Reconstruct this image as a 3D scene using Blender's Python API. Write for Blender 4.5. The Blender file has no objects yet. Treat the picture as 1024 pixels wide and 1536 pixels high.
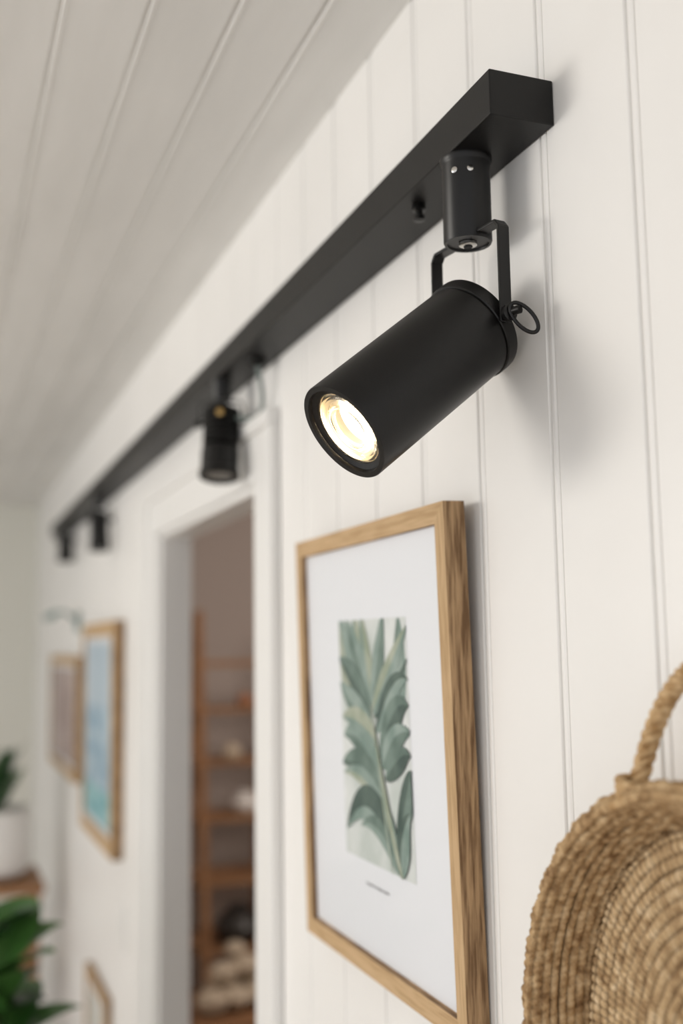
import bpy, math, random
from mathutils import Vector, Matrix
random.seed(7)
D=0.5; H=1.78            # camera distance to wall, eye height
CEIL=H+0.75; YF=5.8
scene=bpy.context.scene
def W(x,y,z): return Vector(((x-1)*D, y*D, H+z*D))

# ------------------------------------------------------------ materials
def mat(name, col, rough=.5, metal=0, bump=0, bscale=40, stretch=(1,1,1), col2=None, cscale=5, cfac=(.35,.65), spec=.5, emis=None, estr=0, coat=0, detail=4):
    m=bpy.data.materials.new(name); m.use_nodes=True
    nt=m.node_tree; b=nt.nodes['Principled BSDF']
    b.inputs['Base Color'].default_value=(*col,1); b.inputs['Roughness'].default_value=rough
    b.inputs['Metallic'].default_value=metal; b.inputs['Specular IOR Level'].default_value=spec
    b.inputs['Coat Weight'].default_value=coat
    if emis: b.inputs['Emission Color'].default_value=(*emis,1); b.inputs['Emission Strength'].default_value=estr
    if bump or col2:
        tc=nt.nodes.new('ShaderNodeTexCoord'); mp=nt.nodes.new('ShaderNodeMapping')
        mp.inputs['Scale'].default_value=stretch
        nt.links.new(tc.outputs['Object'],mp.inputs['Vector'])
    if col2:
        n=nt.nodes.new('ShaderNodeTexNoise'); n.inputs['Scale'].default_value=cscale; n.inputs['Detail'].default_value=detail
        nt.links.new(mp.outputs[0],n.inputs['Vector'])
        r=nt.nodes.new('ShaderNodeValToRGB'); r.color_ramp.elements[0].position=cfac[0]; r.color_ramp.elements[1].position=cfac[1]
        r.color_ramp.elements[0].color=(*col,1); r.color_ramp.elements[1].color=(*col2,1)
        nt.links.new(n.outputs['Fac'],r.inputs[0]); nt.links.new(r.outputs[0],b.inputs['Base Color'])
    if bump:
        n2=nt.nodes.new('ShaderNodeTexNoise'); n2.inputs['Scale'].default_value=bscale; n2.inputs['Detail'].default_value=3
        nt.links.new(mp.outputs[0],n2.inputs['Vector'])
        bp=nt.nodes.new('ShaderNodeBump'); bp.inputs['Strength'].default_value=bump; bp.inputs['Distance'].default_value=.002
        nt.links.new(n2.outputs['Fac'],bp.inputs['Height']); nt.links.new(bp.outputs[0],b.inputs['Normal'])
    return m
M_wall=mat('painted_boards',(.86,.845,.82),.42,bump=.3,bscale=9,col2=(.90,.885,.86),cscale=3)
M_ceil=mat('ceiling_paint',(.78,.77,.745),.5,bump=.25,bscale=10,stretch=(4,.6,4),col2=(.84,.83,.805),cscale=4)
M_far=mat('plaster_far',(.80,.79,.72),.7,bump=.1)
M_trim=mat('trim_white',(.87,.86,.84),.35,bump=.08,bscale=12)
M_floor=mat('floor_oak',(.50,.43,.36),.45,bump=.2,bscale=60,stretch=(8,1,1),col2=(.58,.51,.44),cscale=9)
M_taupe=mat('taupe_wall',(.48,.42,.39),.8,bump=.1)
M_black=mat('black_powdercoat',(.0065,.006,.0058),.36,bump=.06,bscale=900,spec=.34)
M_track=mat('black_track',(.0075,.007,.0066),.45,bump=.05,bscale=600,spec=.30)
M_dark=mat('black_inner',(.006,.006,.006),.6,spec=.3)
M_steel=mat('screw_steel',(.62,.6,.57),.25,metal=1)
M_brass=mat('brass',(.55,.36,.14),.3,metal=1)
M_cable=mat('grey_cable',(.16,.20,.19),.5)
M_refl=mat('reflector',(.80,.74,.62),.35,metal=1)
M_glow=mat('bulb_glow',(1,.9,.75),.4,emis=(1,.80,.52),estr=20)
M_off=mat('bulb_off',(.3,.29,.27),.2)
def glassmat():
    m=bpy.data.materials.new('lens_glass'); m.use_nodes=True; b=m.node_tree.nodes['Principled BSDF']
    b.inputs['Base Color'].default_value=(1,.98,.94,1); b.inputs['Roughness'].default_value=.05
    b.inputs['Transmission Weight'].default_value=1; b.inputs['IOR'].default_value=1.4
    return m
M_glass=glassmat()
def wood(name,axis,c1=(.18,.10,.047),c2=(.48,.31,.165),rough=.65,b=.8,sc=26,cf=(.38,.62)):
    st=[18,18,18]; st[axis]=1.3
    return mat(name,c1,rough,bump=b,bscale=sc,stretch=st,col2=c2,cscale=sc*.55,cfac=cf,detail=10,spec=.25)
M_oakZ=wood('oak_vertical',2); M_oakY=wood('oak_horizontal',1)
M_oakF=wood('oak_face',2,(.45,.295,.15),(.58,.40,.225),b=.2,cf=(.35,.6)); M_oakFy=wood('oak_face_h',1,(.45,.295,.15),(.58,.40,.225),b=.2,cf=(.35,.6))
M_shelf=wood('pine_shelf',0,(.27,.135,.065),(.38,.21,.11),sc=6)
M_mat=mat('mat_board',(.83,.85,.89),.35,coat=.3)
M_pbg=mat('print_paper',(.52,.57,.54),.5,col2=(.74,.76,.75),cscale=14)
M_pl=[mat('print_leaf_%d'%i,c,.5,col2=c2,cscale=30) for i,(c,c2) in enumerate([
   ((.09,.145,.12),(.17,.24,.205)),((.17,.25,.215),(.29,.365,.33)),((.04,.075,.062),(.095,.145,.12)),((.27,.32,.23),(.42,.45,.36))])]
M_ink=mat('print_ink',(.25,.25,.26),.6)

# ------------------------------------------------------------ geometry
class G:
    def __init__(s): s.v=[]; s.f=[]; s.m=[]; s.mats=[]
    def mi(s,m):
        if m not in s.mats: s.mats.append(m)
        return s.mats.index(m)
    def add(s,vs,fs,m):
        o=len(s.v); s.v+= [tuple(v) for v in vs]; i=s.mi(m)
        for f in fs: s.f.append(tuple(o+k for k in f)); s.m.append(i)
        return s
    def box(s,a,b,m):
        x0,y0,z0=a; x1,y1,z1=b
        vs=[(x0,y0,z0),(x1,y0,z0),(x1,y1,z0),(x0,y1,z0),(x0,y0,z1),(x1,y0,z1),(x1,y1,z1),(x0,y1,z1)]
        return s.add(vs,[(0,3,2,1),(4,5,6,7),(0,1,5,4),(1,2,6,5),(2,3,7,6),(3,0,4,7)],m)
    def rev(s,prof,o,ax,m,n=48):
        ax=Vector(ax).normalized(); t=Vector((0,0,1)) if abs(ax.z)<.9 else Vector((1,0,0))
        u=ax.cross(t).normalized(); w=ax.cross(u); o=Vector(o); vs=[];fs=[]
        for r,h in prof:
            for k in range(n):
                a=2*math.pi*k/n; vs.append(o+ax*h+(u*math.cos(a)+w*math.sin(a))*r)
        for i in range(len(prof)-1):
            for k in range(n):
                k2=(k+1)%n; fs.append((i*n+k,i*n+k2,(i+1)*n+k2,(i+1)*n+k))
        return s.add(vs,fs,m)
    def tube(s,pts,r,m,n=12,closed=False):
        pts=[Vector(p) for p in pts]; N=len(pts); vs=[];fs=[]
        rr=r if isinstance(r,(list,tuple)) else [r]*N
        T=[]
        for i in range(N):
            a=pts[(i-1)%N] if (closed or i>0) else pts[i]; b=pts[(i+1)%N] if (closed or i<N-1) else pts[i]
            T.append((b-a).normalized())
        t=Vector((0,0,1)) if abs(T[0].z)<.9 else Vector((1,0,0))
        u=T[0].cross(t).normalized()
        for i in range(N):
            u=(u-T[i]*u.dot(T[i])).normalized(); w=T[i].cross(u)
            for k in range(n):
                a=2*math.pi*k/n; vs.append(pts[i]+(u*math.cos(a)+w*math.sin(a))*rr[i])
        for i in range(N if closed else N-1):
            j=(i+1)%N
            for k in range(n):
                k2=(k+1)%n; fs.append((i*n+k,i*n+k2,j*n+k2,j*n+k))
        if not closed:
            fs.append(tuple(range(n))[::-1]); fs.append(tuple((N-1)*n+k for k in range(n)))
        return s.add(vs,fs,m)
    def bar(s,p,q,wd,side,th,m):
        p=Vector(p);q=Vector(q);d=(q-p).normalized();sd=Vector(side);sd=(sd-d*sd.dot(d)).normalized();nn=d.cross(sd)
        vs=[]
        for e in (p,q):
            for a,b in ((-1,-1),(1,-1),(1,1),(-1,1)): vs.append(e+sd*a*wd/2+nn*b*th/2)
        return s.add(vs,[(0,3,2,1),(4,5,6,7),(0,1,5,4),(1,2,6,5),(2,3,7,6),(3,0,4,7)],m)
    def obj(s,name,parent=None,smooth=False,bevel=0,seg=2,angle=40):
        me=bpy.data.meshes.new(name); me.from_pydata(s.v,[],s.f)
        for m in s.mats: me.materials.append(m)
        me.polygons.foreach_set('material_index',s.m); me.update()
        import bmesh
        bm=bmesh.new(); bm.from_mesh(me); bmesh.ops.recalc_face_normals(bm,faces=bm.faces); bm.to_mesh(me); bm.free()
        if smooth: me.polygons.foreach_set('use_smooth',[True]*len(me.polygons))
        o=bpy.data.objects.new(name,me); scene.collection.objects.link(o)
        if smooth and angle: me.set_sharp_from_angle(angle=math.radians(angle))
        if bevel:
            b=o.modifiers.new('b','BEVEL'); b.width=bevel; b.segments=seg; b.limit_method='ANGLE'
        if parent: o.parent=parent
        return o
def empty(name):
    e=bpy.data.objects.new(name,None); scene.collection.objects.link(e); e.empty_display_size=.05; return e

# ------------------------------------------------------------ room shell
DY0,DY1,DH=1.68,2.50,H+.268    # door rough opening
WT=.06
def wall_profile(y0,y1):
    pts=[]; k=math.floor((y0-.651)/.132)
    pts.append((y0,0.0)); yc=.651+k*.132
    while yc<y1:
        for dy,x in ((-.0075,0),(-.0062,.0014),(-.005,.0042),(-.0040,.0012),(-.002,.0001),(.0,0.0),(.002,.0001),(.0040,.0012),(.0048,.0042),(.0058,.0042),(.0068,.001),(.0078,0)):
            y=yc+dy
            if y>y0 and y<y1: pts.append((y,x))
        yc+=.132
    pts.append((y1,0.0)); return pts
g=G()
for (a,b,z0,z1) in ((-1.6,DY0,0,CEIL),(DY0,DY1,DH,CEIL),(DY1,YF,0,CEIL)):
    pf=wall_profile(a,b); vs=[];fs=[]
    for y,x in pf: vs+=[(x,y,z0),(x,y,z1)]
    for i in range(len(pf)-1): fs.append((2*i,2*i+2,2*i+3,2*i+1))
    g.add(vs,fs,M_wall)
    g.box((.005,a,z0),(WT,b,z1),M_wall)
g.obj('wall_right')
g=G(); pts=[(0.0,0.0)]; xc=-.09
while xc>-3.6:
    pts+= [(xc+.008,0),(xc+.006,-.0018),(xc+.003,-.0018),(xc+.0015,.004),(xc-.0015,.004),(xc-.0035,0)]; xc-=.098
pts.append((-3.7,0)); vs=[];fs=[]
for x,z in pts: vs+=[(x,-1.6,CEIL+z),(x,YF,CEIL+z)]
for i in range(len(pts)-1): fs.append((2*i,2*i+2,2*i+3,2*i+1))
g.add(vs,fs,M_ceil); g.box((-3.7,-1.6,CEIL+.006),(WT,YF,CEIL+.08),M_ceil); g.obj('ceiling')
G().box((-3.7,YF,0),(WT,YF+.1,CEIL+.08),M_far).obj('wall_far')
G().box((-3.7,-1.6,-.1),(2.5,YF+.1,0),M_floor).obj('floor')
G().box((WT,4.75,0),(2.5,4.85,CEIL),M_taupe).obj('wall_backroom_far')
G().box((2.4,1.2,0),(2.5,4.75,CEIL),M_taupe).obj('wall_backroom_right')
G().box((WT,1.1,0),(2.5,1.2,CEIL),M_taupe).obj('wall_backroom_near')
G().box((WT,1.1,CEIL),(2.5,4.85,CEIL+.08),M_taupe).obj('ceiling_backroom')
g=G()
g.box((-.012,DY0-.10,0),(0,DY0,DH+.08),M_trim)
g.box((-.018,DY0-.11,0),(0,DY0-.085,DH+.08),M_trim)
g.box((-.016,DY1,0),(0,DY1+.10,DH+.08),M_trim)
g.box((-.026,DY1+.08,0),(0,DY1+.125,DH+.08),M_trim)
g.box((-.014,DY0,DH),(0,DY1,DH+.08),M_trim)
g.box((-.022,DY0-.11,DH+.08),(0,DY1+.125,DH+.105),M_trim)
g.box((-.004,DY0,0),(WT+.01,DY0+.014,DH),M_trim)
g.box((-.004,DY1-.014,0),(WT+.01,DY1,DH),M_trim)
g.box((-.004,DY0,DH-.014),(WT+.01,DY1,DH),M_trim)
g.obj('trim_1',bevel=.003)
G().box((-.016,DY1+.13,0),(0,YF,.12),M_trim).obj('baseboard_right',bevel=.003)
G().box((-3.7,YF-.016,0),(-.02,YF,.12),M_trim).obj('baseboard_far',bevel=.003)

# ------------------------------------------------------------ track
tr=empty('light_track')
g=G(); x0=-.0645
g.box((x0,.7625,H+.4535),(-.0005,4.46,H+.4955),M_track)
g.obj('rail',tr,bevel=.0012,seg=3)

def spotlight(sx,sy,stemlen,stemr,aim,r,lf,lb,drop,hw,lit,ribs=False):
    P=empty('track_spotlight')
    zt=.9068; S=Vector(W(sx,sy,zt)); a=Vector(aim).normalized()
    hh=Vector((-a.y,a.x,0)); 
    if hh.length<.05: hh=Vector((.1,-1,0))
    hh.normalize()
    if hh.y>0: hh=-hh
    ps=stemr*D; L=stemlen*D
    g=G()
    g.rev([(0,0),(ps*1.08,0),(ps*1.08,.003),(ps*1.03,.005),(ps,.007),(ps,L-.002),(ps*.96,L),(ps*.86,L),(ps*.84,L-.0015),(0,L-.0015)],S,(0,0,-1),M_black,56)
    g.obj('stem',P,smooth=True)
    B=S+Vector((0,0,-L))
    g=G()
    if lit:
        g.rev([(0,0),(.0085,0),(.0085,.0022),(.007,.003),(0,.003)],B+Vector((0,0,.001)),(0,0,-1),M_steel,24)
        g.rev([(.0042,.003),(.0042,.0045),(0,.0045)],B+Vector((0,0,.001)),(0,0,-1),M_dark,6)
        camdir=Vector((-.42,-.9,0)).normalized()
        for ang in (-.52,.12):
            d=Matrix.Rotation(ang,3,'Z')@camdir
            g.rev([(.0030,-.001),(.0030,.0012),(.0020,.0018),(0,.0018)],S+d*ps+Vector((0,0,-.018)),d,M_steel,16)
        g.obj('screws',P,smooth=True)
    Hc=B+Vector((0,0,-drop*D)); w=hw*D; g=G(); fw=.0125 if lit else .010
    sidev=hh.cross(Vector((0,0,1)))
    top=B+Vector((0,0,.0045 if lit else -.002))
    g.bar(top-hh*(w-.004),top+hh*(w-.004),fw,sidev,.003,M_black)
    for s in (1,-1):
        e=top+hh*w*s; k1=e-hh*s*.005; k2=e-Vector((0,0,.006))
        g.bar(k1,k2,fw,sidev,.003,M_black)
        g.bar(k2+Vector((0,0,.0005)),Hc+hh*w*s-Vector((0,0,.007)),fw,sidev,.003,M_black)
    g.obj('bracket',P,bevel=.0008)
    g=G()
    for s in (1,-1):
        g.rev([(0,-.001),(.006,-.001),(.006,.001),(.0075,.002),(.0075,.006),(.0055,.0072),(0,.0072)],Hc+hh*s*(w+.0012),hh*s,M_black,20)
        g.rev([(.003,0),(.003,.010)],Hc+hh*s*(w-.009),hh*s,M_black,12)
    if lit:
        c0=Hc+hh*(w+.008); 
        g.tube([c0,c0+hh*.007+Vector((.001,0,.0)),c0+hh*.010+Vector((.002,0,.0))],.0038,M_black,10)
        g.obj('pivots',P,smooth=True)
        g=G(); cc=c0+hh*.007+Vector((.0065,-.002,-.007)); e1=Vector((.55,-.3,-.78)).normalized(); e2=Vector((.6,-.55,.55)); e2=(e2-e1*e2.dot(e1)).normalized()
        g.tube([cc+e1*math.cos(t)*.0165+e2*math.sin(t)*.0075 for t in [2*math.pi*k/40 for k in range(40)]],.0018,M_black,10,True)
        g.obj('thumb_loop',P,smooth=True,angle=0)
    else:
        g.obj('pivots',P,smooth=True)
    R=r*D; f=lf*D; b=lb*D; g=G()
    if not ribs:
        prof=[(0,-b),(R*.90,-b),(R*.985,-b+.0012),(R*1.03,-b+.003),(R*1.035,-b+.006),(R*1.035,-b+.0150),(R*1.02,-b+.0160),(R*.985,-b+.0163),(R*.985,-b+.0173),(R,-b+.0178),(R,f-.001),(R*.99,f),(R*.89,f),(R*.875,f-.0012),(R*.865,f-.004),(R*.76,f-.0055),(R*.745,f-.0070),(R*.745,f-.03)]
    else:
        prof=[(0,-b),(R*.7,-b),(R*.8,-b+.003)]
        t=-b+.004
        while t<f*.45: prof+=[(R*.80,t),(R*.98,t+.001),(R*.98,t+.005),(R*.80,t+.006)]; t+=.010
        prof+=[(R*.9,t),(R,t+.004),(R,f-.012),(R*1.07,f-.010),(R*1.07,f-.001),(R*1.0,f),(R*.85,f),(R*.8,f-.01)]
    g.rev(prof,Hc,a,M_black,96 if lit else 48)
    g.obj('housing',P,smooth=True,angle=30)
    g=G()
    if lit:
        g.rev([(R*.745,f-.009),(R*.70,f-.014),(R*.60,f-.020),(R*.49,f-.024)],Hc,a,M_refl,64)
        g.rev([(R*.50,f-.024),(R*.48,f-.020),(R*.36,f-.0175),(0,f-.0165)],Hc,a,M_glow,48)
        g.obj('bulb',P,smooth=True)
        g=G(); pr=[(R*.40,f-.0085)]
        for k in range(5):
            q=.40+.064*k; pr+=[(R*(q+.010),f-.0085),(R*(q+.032),f-.0058),(R*(q+.054),f-.0085)]
        pr+=[(R*.745,f-.0070),(R*.745,f-.0105),(R*.40,f-.0105),(R*.40,f-.0085)]
        g.rev(pr,Hc,a,M_glass,64); g.obj('lens',P,smooth=True,angle=0)
        l=bpy.data.lights.new('bulb_beam','SPOT'); l.energy=14; l.color=(1,.85,.65); l.spot_size=1.2; l.shadow_soft_size=.02
        lo=bpy.data.objects.new('bulb_beam',l); lo.location=Hc+a*(f+.012); lo.rotation_euler=a.to_track_quat('-Z','Y').to_euler(); scene.collection.objects.link(lo); lo.parent=P
    else:
        g.rev([(R*.86,f-.006),(R*.5,f-.010),(0,f-.011)],Hc,a,M_off,32); g.obj('lens',P,smooth=True)
    return Hc
spotlight(.914,1.70,.165,.0455,(-.78,-.11,-.625),.0935,.350,.020,.166,.105,True)
P1=bpy.data.objects['track_spotlight']
g=G()
g.rev([(0,0),(.0065,0),(.0075,.002),(.0075,.006),(.004,.007),(.004,.012),(.0062,.013),(.0062,.017),(0,.018)],W(.917,1.915,.9068),(0,0,-1),M_black,20)
g.obj('locking_stud',P1,smooth=True)
Hc=spotlight(.90,3.48,.072,.034,(-.10,-.20,-1),.064,.20,.055,.078,.076,False,True)
P2=bpy.data.objects['track_spotlight.001']
g=G(); g.rev([(0,0),(.014,0),(.014,.008),(.008,.012),(0,.012)],W(.94,3.18,.9068),(0,0,-1),M_black,20); g.obj('cable_plug',P2,smooth=True)
g=G(); pa=Vector(W(.94,3.18,.885)); pb=Hc+Vector((.02,-.03,.005)); N=24
g.tube([pa.lerp(pb,t)+Vector((.016,-.024,-.020))*math.sin(math.pi*t)+Vector((0,0,-.014*math.sin(math.pi*t))) for t in [k/N for k in range(N+1)]],.0036,M_cable,10)
g.obj('lamp_cable',P2,smooth=True)
g=G(); g.rev([(0,0),(.006,0),(.006,.004),(0,.005)],Hc+Vector((-.012,-.034,.012)),(-.3,-1,0),M_brass,16); g.obj('brass_knob',P2,smooth=True)
spotlight(.91,6.45,.07,.034,(.0,-.12,-1),.058,.19,.045,.07,.068,False,True)
spotlight(.91,8.2,.05,.034,(.0,-.10,-1),.058,.16,.035,.05,.068,False,True)

# ------------------------------------------------------------ frames
def frame(name,y0,y1,z0,h,bar,t,th,mats,reb=.008):
    P=empty(name); V=Vector((-math.sin(th),0,math.cos(th))); Nn=Vector((-math.cos(th),0,-math.sin(th)))
    def pt(u,v,n): return Vector((-.0012,y0+u,z0))+V*v+Nn*n
    w=y1-y0; mf,ms,mfy,msy=mats
    O=[(0,0),(w,0),(w,h),(0,h)]; I=[(bar,bar),(w-bar,bar),(w-bar,h-bar),(bar,h-bar)]
    for i in range(4):
        j=(i+1)%4; g=G(); horiz=i in(0,2); a,b,c,d=O[i],O[j],I[j],I[i]
        vs=[pt(*p,n) for n in (0,t) for p in (a,b,c,d)]
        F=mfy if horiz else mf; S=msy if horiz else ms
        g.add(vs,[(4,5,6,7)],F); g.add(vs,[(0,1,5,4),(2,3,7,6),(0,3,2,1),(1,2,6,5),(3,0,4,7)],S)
        g.obj('rail_%d'%i if horiz else 'stile_%d'%i,P)
    g=G(); e=.001
    vs=[pt(*p,n) for n in (t-reb-.004,t-reb) for p in ((bar-e,bar-e),(w-bar+e,bar-e),(w-bar+e,h-bar+e),(bar-e,h-bar+e))]
    g.add(vs,[(4,5,6,7),(0,3,2,1),(0,1,5,4),(1,2,6,5),(2,3,7,6),(3,0,4,7)],M_mat); g.obj('mount',P)
    return P,pt,t-reb
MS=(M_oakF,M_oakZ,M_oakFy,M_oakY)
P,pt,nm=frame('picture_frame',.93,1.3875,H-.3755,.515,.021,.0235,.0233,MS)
yl,yr=2.50*D-.93,2.095*D-.93; vt=.3755+.029; vb=.3755-.251
def pp(u,v,k): return pt(yl+(yr-yl)*u, vt+(vb-vt)*v, nm+.0003+.00009*k)
g=G(); g.add([pp(0,0,0),pp(1,0,0),pp(1,1,0),pp(0,1,0)],[(0,1,2,3)],M_pbg)
lay=[0]
def pleaf(b,c,t,w,ma,mb,fold=.5):
    lay[0]+=1; n=18; cl=lambda q:min(1,max(0,q)); A=[];Bm=[];C=[]
    asp=1.38; w=w*(.90 if lay[0]>3 else 1.1)
    for i in range(n+1):
        s=i/n; x=(1-s)**2*b[0]+2*s*(1-s)*c[0]+s*s*t[0]; y=(1-s)**2*b[1]+2*s*(1-s)*c[1]+s*s*t[1]
        dx=2*(1-s)*(c[0]-b[0])+2*s*(t[0]-c[0]); dy=(2*(1-s)*(c[1]-b[1])+2*s*(t[1]-c[1]))*asp
        l=math.hypot(dx,dy)+1e-6; nx,ny=-dy/l,dx/l/asp; ww=w*(math.sin(math.pi*min(1,s**.75*.97+.03))**.8)
        A.append(pp(cl(x+nx*ww),cl(y+ny*ww),lay[0])); Bm.append(pp(cl(x),cl(y),lay[0])); C.append(pp(cl(x-nx*ww*fold*1.4),cl(y-ny*ww*fold*1.4),lay[0]))
    for X,Y,mm in ((A,Bm,ma),(Bm,C,mb)):
        g.add(X+Y,[(i,i+1,n+1+i+1,n+1+i) for i in range(n)],mm)
m0,m1,m2,m3=M_pl
for b,c,t,w,ma,mb in [
 ((.3,.45),(.1,.2),(-.02,-.05),.16,m1,m3),((.3,.5),(.3,.2),(.25,-.05),.14,m3,m1),((.7,.5),(.9,.25),(.9,-.02),.12,m1,m0),
 ((.45,.34),(.30,.15),(.10,-.02),.10,m1,m0),((.5,.36),(.4,.15),(.36,-.05),.10,m3,m1),((.5,.36),(.60,.15),(.70,-.03),.11,m0,m1),
 ((.5,.38),(.75,.20),(1.02,.03),.10,m1,m3),((.48,.40),(.2,.22),(-.02,.16),.10,m0,m2),((.52,.40),(.85,.24),(1.0,.16),.07,m2,m1),
 ((.50,.46),(.15,.36),(.0,.27),.11,m1,m0),((.55,.46),(.80,.20),(1.0,.24),.10,m1,m2),((.54,.5),(.25,.40),(.02,.42),.10,m3,m1),
 ((.60,.56),(.80,.30),(1.0,.34),.13,m2,m0),((.62,.60),(.78,.42),(1.02,.44),.11,m0,m1),
 ((.62,.66),(.25,.44),(.04,.50),.12,m1,m0),((.64,.72),(.28,.56),(.0,.62),.12,m0,m2),((.66,.64),(.9,.50),(1.0,.53),.09,m2,m0),
 ((.70,.82),(.35,.60),(.02,.66),.08,m1,m3),((.80,.86),(.98,.62),(1.0,.58),.11,m0,m2),
 ((.76,.96),(.40,.62),(.04,.90),.15,m2,m1),((.80,.99),(.55,.78),(.28,.86),.08,m0,m1),((.84,1.0),(.80,.84),(.98,.74),.12,m1,m2),((.78,.9),(.70,.8),(.62,.72),.05,m1,m3)]:
    pleaf(b,c,t,w,ma,mb)
pleaf((.86,1.02),(.62,.75),(.48,.34),.035,m3,m3); pleaf((.72,1.0),(.62,.75),(.52,.45),.02,m1,m3)
g.obj('print',P)
g=G(); uu=.30
for k in range(9):
    wv=.018+.012*(k%3); q=[pp(uu,1.085,1),pp(uu+wv,1.085,1),pp(uu+wv,1.085+.008+.004*(k%2),1),pp(uu,1.085+.008,1)]
    g.add(q,[(0,1,2,3)],M_ink); uu+=wv+.008
g.obj('caption',P)
M_blue=mat('art_coast',(.17,.32,.45),.4,col2=(.50,.61,.68),cscale=5,stretch=(1,1.5,3))
M_teal=mat('art_sea',(.08,.32,.38),.4,col2=(.35,.58,.60),cscale=9,stretch=(1,1,4))
M_sky=mat('art_sky',(.38,.49,.58),.4,col2=(.52,.61,.68),cscale=4)
P,pt,nm=frame('picture_frame',3.00,3.66,H-.575,.65,.042,.030,.004,MS,.006)
g=G()
for v0,v1,m in ((.06,.16,M_teal),(.16,.40,M_blue),(.40,.59,M_sky)):
    g.add([pt(.06,v0,nm+.0008),pt(.60,v0,nm+.0008),pt(.60,v1,nm+.0008),pt(.06,v1,nm+.0008)],[(0,1,2,3)],m)
g.obj('print',P)
M_mauve=mat('art_mauve',(.22,.14,.13),.5,col2=(.55,.45,.42),cscale=6)
P,pt,nm=frame('picture_frame',3.86,4.75,H-.47,.44,.035,.025,.004,MS,.006)
G().add([pt(.10,.05,nm+.0008),pt(.79,.05,nm+.0008),pt(.79,.39,nm+.0008),pt(.10,.39,nm+.0008)],[(0,1,2,3)],M_mauve).obj('print',P)
M_greyart=mat('art_grey',(.55,.55,.50),.5,col2=(.72,.71,.67),cscale=6)
P,pt,nm=frame('picture_frame',3.15,3.55,H-1.48,.50,.025,.02,.004,MS,.006)
G().add([pt(.05,.05,nm+.0008),pt(.35,.05,nm+.0008),pt(.35,.45,nm+.0008),pt(.05,.45,nm+.0008)],[(0,1,2,3)],M_greyart).obj('print',P)
g=G(); M_ver=mat('verdigris',(.24,.33,.32),.45,metal=.2)
g.box((-.012,3.98,H+.06),(0,4.05,H+.13),M_ver)
g.tube([(-.01,4.015,H+.10),(-.05,4.02,H+.13),(-.09,4.03,H+.132),(-.105,4.03,H+.12)],.006,M_ver)
g.tube([(-.105,3.92,H+.115),(-.105,4.15,H+.115)],.013,M_ver,16)
g.obj('picture_light',smooth=True)
g=G(); g.box((-.008,2.93,H-.80),(0,3.01,H-.68),M_trim); g.box((-.012,2.955,H-.76),(-.008,2.985,H-.72),M_trim); g.obj('light_switch',bevel=.002)

# ------------------------------------------------------------ basket
def straw(name,c1,c2,c3):
    m=bpy.data.materials.new(name); m.use_nodes=True; nt=m.node_tree; b=nt.nodes['Principled BSDF']; b.inputs['Roughness'].default_value=.7; b.inputs['Specular IOR Level'].default_value=.25
    tc=nt.nodes.new('ShaderNodeTexCoord'); n=nt.nodes.new('ShaderNodeTexNoise'); n.inputs['Scale'].default_value=110; n.inputs['Detail'].default_value=6
    nt.links.new(tc.outputs['Object'],n.inputs['Vector']); r=nt.nodes.new('ShaderNodeValToRGB')
    r.color_ramp.elements[0].position=.3; r.color_ramp.elements[0].color=(*c1,1); r.color_ramp.elements[1].position=.70; r.color_ramp.elements[1].color=(*c3,1)
    e=r.color_ramp.elements.new(.5); e.color=(*c2,1)
    nt.links.new(n.outputs['Fac'],r.inputs[0])
    at=nt.nodes.new('ShaderNodeAttribute'); at.attribute_name='crev_shade'
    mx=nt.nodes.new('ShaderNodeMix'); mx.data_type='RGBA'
    nt.links.new(at.outputs['Fac'],mx.inputs['Factor']); nt.links.new(r.outputs[0],mx.inputs['A']); mx.inputs['B'].default_value=(.07,.035,.013,1)  # occlusion shade painted into the weave gaps as dark brown
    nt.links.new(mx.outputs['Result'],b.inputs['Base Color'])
    bp=nt.nodes.new('ShaderNodeBump'); bp.inputs['Strength'].default_value=.6; bp.inputs['Distance'].default_value=.0015
    n2=nt.nodes.new('ShaderNodeTexNoise'); n2.inputs['Scale'].default_value=420; nt.links.new(tc.outputs['Object'],n2.inputs['Vector']); nt.links.new(n2.outputs['Fac'],bp.inputs['Height']); nt.links.new(bp.outputs[0],b.inputs['Normal'])
    return m
M_straw=straw('seagrass',(.30,.18,.085),(.56,.39,.21),(.78,.60,.38))
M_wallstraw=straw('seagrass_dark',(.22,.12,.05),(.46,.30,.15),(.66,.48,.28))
M_rope=mat('rope_jute',(.38,.22,.09),.7,bump=.8,bscale=300,col2=(.70,.50,.28),cscale=120,spec=.25)
BP=empty('woven_basket'); cy,cz=1.135*D,H-.600*D
path=[(0,-.010),(.176,-.010),(.182,-.007),(.1955,-.048),(.2010,-.056),(.2070,-.051),(.2055,-.038),(.197,-.004),(.185,-.0025),(0,-.0025)]
seg=[0]
for i in range(1,len(path)): seg.append(seg[-1]+math.hypot(path[i][0]-path[i-1][0],path[i][1]-path[i-1][1]))
def at_s(s):
    for i in range(1,len(path)):
        if s<=seg[i] or i==len(path)-1:
            t=min(1,(s-seg[i-1])/(seg[i]-seg[i-1])); return path[i-1][0]+(path[i][0]-path[i-1][0])*t, path[i-1][1]+(path[i][1]-path[i-1][1])*t, i
verts=[];faces=[];crev_shade=[];mids=[]
NT=1200; coil=.0091; wallc=.0068; s=0.004; S=[]
while s<seg[7]: S.append(s); s+=.0011
S+= [seg[7]+.002,seg[8]]
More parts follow.
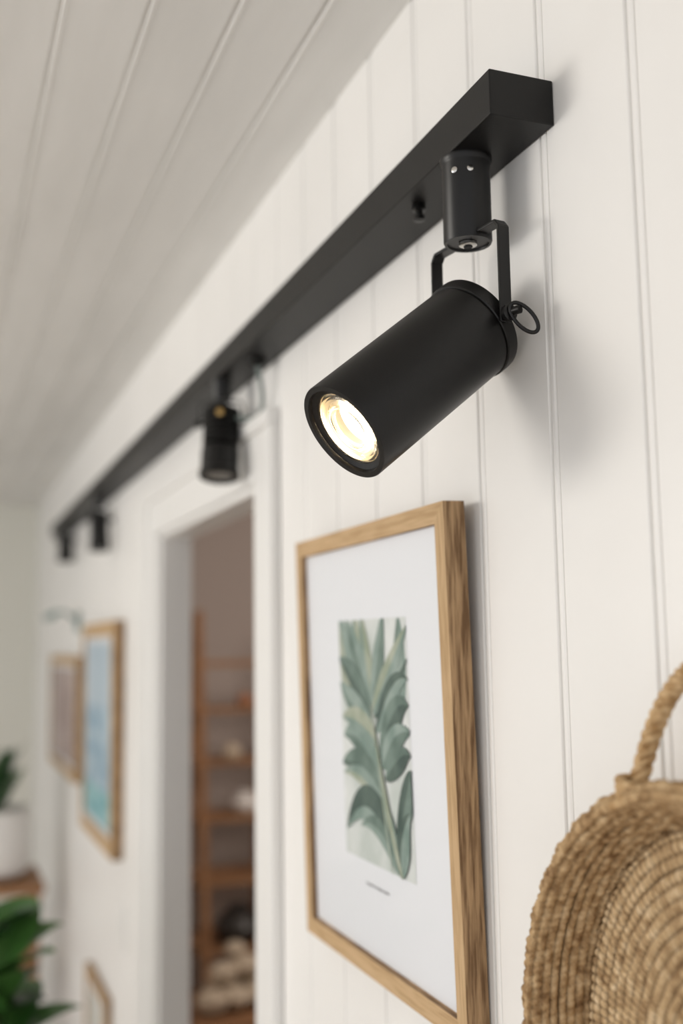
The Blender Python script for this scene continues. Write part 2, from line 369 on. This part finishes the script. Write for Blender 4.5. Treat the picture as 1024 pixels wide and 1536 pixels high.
for si,s in enumerate(S):
    r,x,i=at_s(s); r2,x2,_=at_s(s+.0005); dr,dx=r2-r,x2-x; l=math.hypot(dr,dx) or 1; nr,nx=(dx/l),(-dr/l)
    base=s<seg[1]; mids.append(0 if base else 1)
    c=coil if base else wallc
    ci=int(s/c); ph=(s/c)%1; hb=math.sqrt(max(0,1-(2*ph-1)**2))
    seam_shade=max(0,1-abs(s-seg[2]+.001)/.006)  # painted shadow line along the crease between base and side wall
    for k in range(NT):
        th=2*math.pi*k/NT
        if base:
            ncol=150; q=(th*ncol/(2*math.pi)+.12*math.sin(ci*5.1))%1
            st=math.sqrt(max(0,1-(2*q-1)**2))
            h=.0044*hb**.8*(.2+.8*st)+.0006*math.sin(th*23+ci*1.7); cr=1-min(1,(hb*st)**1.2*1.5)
        else:
            ncol=190; q=(th*ncol/(2*math.pi)+s/wallc*.5+.3*math.sin(ci*12.9))%1
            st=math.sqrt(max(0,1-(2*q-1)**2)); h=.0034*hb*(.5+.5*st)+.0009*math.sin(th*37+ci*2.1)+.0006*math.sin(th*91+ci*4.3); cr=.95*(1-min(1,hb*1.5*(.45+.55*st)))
            if s<seg[4]: cr=max(cr,seam_shade)
        rr=r+nr*h; xx=x+nx*h
        verts.append((xx,cy+math.cos(th)*rr,cz+math.sin(th)*rr)); crev_shade.append(cr)
n=len(S); mi=[]
for i in range(n-1):
    for k in range(NT):
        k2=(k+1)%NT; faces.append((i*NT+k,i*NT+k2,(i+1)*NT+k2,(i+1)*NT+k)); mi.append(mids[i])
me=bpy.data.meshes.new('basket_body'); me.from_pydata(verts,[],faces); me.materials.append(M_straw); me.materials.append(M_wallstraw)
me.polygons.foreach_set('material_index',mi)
a=me.attributes.new('crev_shade','FLOAT','POINT'); a.data.foreach_set('value',crev_shade)
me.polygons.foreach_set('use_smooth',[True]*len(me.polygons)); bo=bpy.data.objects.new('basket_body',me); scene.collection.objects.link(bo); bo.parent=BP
def arch(t):
    u=math.pi*t; return Vector((-.045+.031*math.sin(u)**.7 ,cy+.064*math.cos(u)*(1+.10*math.sin(u)),cz+.189+.100*math.sin(u)**.85))
g=G(); N=420
C=[arch(k/N) for k in range(N+1)]
for j in range(3):
    pts=[]
    for k in range(N+1):
        T=(C[min(N,k+1)]-C[max(0,k-1)]).normalized(); u=T.cross(Vector((1,0,0))).normalized(); w=T.cross(u)
        ph=k/N*2*math.pi*12+j*2*math.pi/3; pts.append(C[k]+(u*math.cos(ph)+w*math.sin(ph))*.0038)
    g.tube(pts,.0034,M_rope,8)
g.obj('handle',BP,smooth=True,angle=0)
g=G()
for e in (0,1):
    c=arch(e*1.0)+Vector((0,0,.004)); 
    for q in range(3):
        g.tube([c+Vector((math.cos(t)*.0085,math.sin(t)*.010,.0045*q+.002*math.sin(t))) for t in [2*math.pi*k/24 for k in range(24)]],.0034,M_rope,8,True)
    g.tube([c+Vector((-.010,.010*(1-2*e)*t,-.004-.004*t)) for t in (-1,-.5,0,.5,1)],.0036,M_rope,8)
g.obj('handle_lashing',BP,smooth=True,angle=0)

# ------------------------------------------------------------ plants
M_leaf=mat('leaf_green',(.035,.12,.022),.32,col2=(.08,.20,.045),cscale=7); M_leaf2=mat('leaf_green_dark',(.017,.06,.02),.35,col2=(.035,.105,.03),cscale=7)
M_stem=mat('plant_stem',(.10,.12,.04),.6); M_soil=mat('soil',(.03,.02,.014),.9,bump=.8,bscale=90)
M_pot=mat('white_ceramic',(.80,.78,.76),.3); M_terra=mat('terracotta',(.42,.20,.11),.7)
def leaf(g,base,dr,length,width,droop,m):
    base=Vector(base); dr=Vector(dr).normalized(); n=14; sd=dr.cross(Vector((0,0,1))); sd=sd.normalized() if sd.length>.01 else Vector((1,0,0))
    up=sd.cross(dr).normalized(); A=[];B=[];C=[]; p=base.copy(); d=dr.copy()
    for i in range(n+1):
        s=i/n; w=width*(math.sin(math.pi*(s**.8))**.75 if 0<s<1 else .02)
        A.append(p+sd*w+up*w*.28); B.append(p.copy()); C.append(p-sd*w+up*w*.28)
        d=(d+Vector((0,0,-droop/n))).normalized(); up=sd.cross(d).normalized(); p=p+d*length/n
    g.add(A+B+C,[(i,i+1,n+2+i,n+1+i) for i in range(n)]+[(n+1+i,n+2+i,2*n+3+i,2*n+2+i) for i in range(n)],m)
PL=empty('rubber_plant'); px,py=-.405,2.25
g=G(); g.rev([(0,0),(.12,0),(.15,.28),(.155,.30),(.14,.30),(.135,.27),(0,.27)],(px,py,0),(0,0,1),M_terra,40); g.obj('planter',PL,smooth=True)
g=G(); g.rev([(0,.272),(.135,.272)],(px,py,0),(0,0,1),M_soil,30); g.obj('soil',PL)
g=G()
for k,(dx,dy) in enumerate(((0,0),(.02,-.03),(-.04,.03))):
    g.tube([(px+dx*t*2,py+dy*t*2,.26+.97*t*(1-.1*k)) for t in [i/8 for i in range(9)]],[.009-.005*i/8 for i in range(9)],M_stem,8)
g.obj('stems',PL,smooth=True)
g=G(); NL=84
for i in range(NL):
    an=i*2.4; z=.58+.64*i/NL; dx,dy=((0,0),(.02,-.03),(-.04,.03))[i%3]; t=(z-.26)/.97
    leaf(g,(px+dx*2*t,py+dy*2*t,min(z,1.19)),(math.cos(an),math.sin(an),.6+.9*i/NL),.155+.04*random.random(),.050+.012*random.random(),.9,M_leaf if i%3 else M_leaf2)
g.obj('leaves',PL,smooth=True,angle=0)
ST=empty('plant_stand'); sx,sy,sz=-.28,4.35,H-.86
g=G(); g.box((sx-.33,sy-.2,sz-.03),(sx+.19,sy+.2,sz),M_shelf)
for ax in (-.31,.15):
    for ay in (-.18,.16): g.box((sx+ax,sy+ay,0),(sx+ax+.025,sy+ay+.025,sz-.03),M_shelf)
g.box((sx-.31,sy-.18,.3),(sx+.175,sy+.185,.325),M_shelf); g.box((sx-.31,sy-.18,.62),(sx+.175,sy+.185,.645),M_shelf)
g.obj('stand',ST,bevel=.003)
PP=empty('potted_plant')
g=G(); g.rev([(0,0),(.075,0),(.115,.03),(.122,.12),(.118,.25),(.110,.255),(.108,.23),(0,.23)],(sx+.03,sy,sz+.001),(0,0,1),M_pot,48); g.obj('pot',PP,smooth=True)
g=G()
for i in range(13):
    an=i*2.4+.5; el=.6+1.3*(i/12); ca=math.cos(an); ln=.27+.08*random.random() if i%3 else .38+.06*random.random()
    if ca>-.1: ca*=.30; ln=min(ln,.27+.08*(i/12))
    leaf(g,(sx+.01+.03*ca,sy+.03*math.sin(an),sz+.232),(ca,math.sin(an)*.8,el*1.2),ln,.040,1.0,M_leaf if i%3==0 else M_leaf2)
xm=max(v[0] for v in g.v)
if xm>-.045:   # keep foliage clear of the wall and the framed print
    x_c=sx+.01; k=(-.045-x_c)/(xm-x_c); g.v=[(x_c+(v[0]-x_c)*k if v[0]>x_c else v[0],v[1],v[2]) for v in g.v]
g.obj('leaves',PP,smooth=True,angle=0)

# ------------------------------------------------------------ back room shelf
SH=empty('wooden_shelf_unit'); g=G()
for x in (.48,.76,1.05):
    g.bar((x,3.95,0),(x,4.16,1.92),.03,(1,0,0),.03,M_shelf); g.bar((x,4.40,0),(x,4.19,1.92),.03,(1,0,0),.03,M_shelf)
for k,z in enumerate((1.72,1.54,1.34,1.13,.90,.66,.42,.18)):
    a=.03+.105*(1.92-z); g.box((.45,4.175-a,z-.02),(1.09,4.175+a,z),M_shelf)
g.obj('shelf_frame',SH,bevel=.002)
M_cream=mat('cream_cloth',(.58,.49,.38),.8,bump=.5,bscale=80)
M_dk=mat('dark_ceramic',(.03,.027,.025),.4)
def vase(name,x,y,z,s,m,prof=((0,0),(.5,0),(.9,.3),(1,.7),(.8,1.1),(.45,1.35),(.5,1.5),(.4,1.5),(.35,1.3),(0,1.2))):
    G().rev([(r*s,h*s) for r,h in prof],(x,y,z+.001),(0,0,1),m,32).obj(name,smooth=True)
vase('ceramic_jar',.66,4.12,1.13,.055,M_pot); vase('ceramic_jar',.60,4.10,1.34,.04,M_cream); vase('dark_vase',.62,4.08,.66,.09,M_dk); vase('ceramic_jar',.66,4.12,1.54,.035,M_terra)
ST2=empty('wooden_stool'); g=G(); g.box((.28,3.3,.60),(.66,3.65,.635),M_shelf)
for x in (.29,.62):
    for y in (3.31,3.61): g.box((x,y,0),(x+.03,y+.03,.6),M_shelf)
g.box((.29,3.32,.3),(.65,3.34,.33),M_shelf); g.obj('stool',ST2,bevel=.003)
g=G()
for i,(x,y,z,r) in enumerate(((.35,3.40,.676,.045),(.43,3.42,.676,.044),(.51,3.44,.676,.044),(.39,3.5,.676,.045),(.47,3.52,.676,.044),(.58,3.46,.676,.042),(.40,3.46,.74,.042),(.48,3.48,.75,.044),(.54,3.52,.735,.040),(.45,3.50,.80,.030))):
    g.rev([(0,-r*.8)]+[(r*1.15*math.cos(a)*(1+.08*math.sin(5*a+i)),r*.8*math.sin(a)) for a in [(-.45+.9*k/12)*math.pi for k in range(13)]]+[(0,r*.8)],(x,y,z),(.12*math.sin(i),.1*math.cos(i*2),1),M_cream,28)
g.obj('cloth_bundles',smooth=True)

# ------------------------------------------------------------ light
w=bpy.data.worlds.new('W'); scene.world=w; w.use_nodes=True; bg=w.node_tree.nodes['Background']
bg.inputs[0].default_value=(.97,.98,1,1); bg.inputs[1].default_value=1.02
def area(name,loc,tgt,sx_,sy_,e,col):
    l=bpy.data.lights.new(name,'AREA'); l.shape='RECTANGLE'; l.size=sx_; l.size_y=sy_; l.energy=e; l.color=col
    o=bpy.data.objects.new(name,l); o.location=loc; o.rotation_euler=(Vector(tgt)-Vector(loc)).to_track_quat('-Z','Y').to_euler(); scene.collection.objects.link(o)
area('window_daylight',(-3.2,2.3,2.25),(0,.85,1.95),1.3,1.1,54,(1,.95,.87))
area('backroom_fill',(1.4,2.6,2.4),(.9,3.8,1.4),.6,.6,22,(1,.88,.78))  # added fill that brightens the back room, no fixture behind it

# ------------------------------------------------------------ camera
R=Vector((.9342,-.3564,-.01414)).normalized(); F=Vector((.3553,.9265,.12364)).normalized(); F=(F-R*F.dot(R)).normalized(); U=R.cross(F)
cam=bpy.data.cameras.new('cam'); co=bpy.data.objects.new('camera',cam); scene.collection.objects.link(co)
M=Matrix((R,U,-F)).transposed().to_4x4(); M.translation=Vector((-D,0,H)); co.matrix_world=M
cam.sensor_fit='VERTICAL'; cam.sensor_height=36; cam.lens=1591/1536*36; cam.clip_start=.02
cam.dof.use_dof=True; cam.dof.focus_distance=.93; cam.dof.aperture_fstop=2.1
scene.camera=co
scene.view_settings.view_transform='Standard'; scene.view_settings.look='None'; scene.view_settings.exposure=0
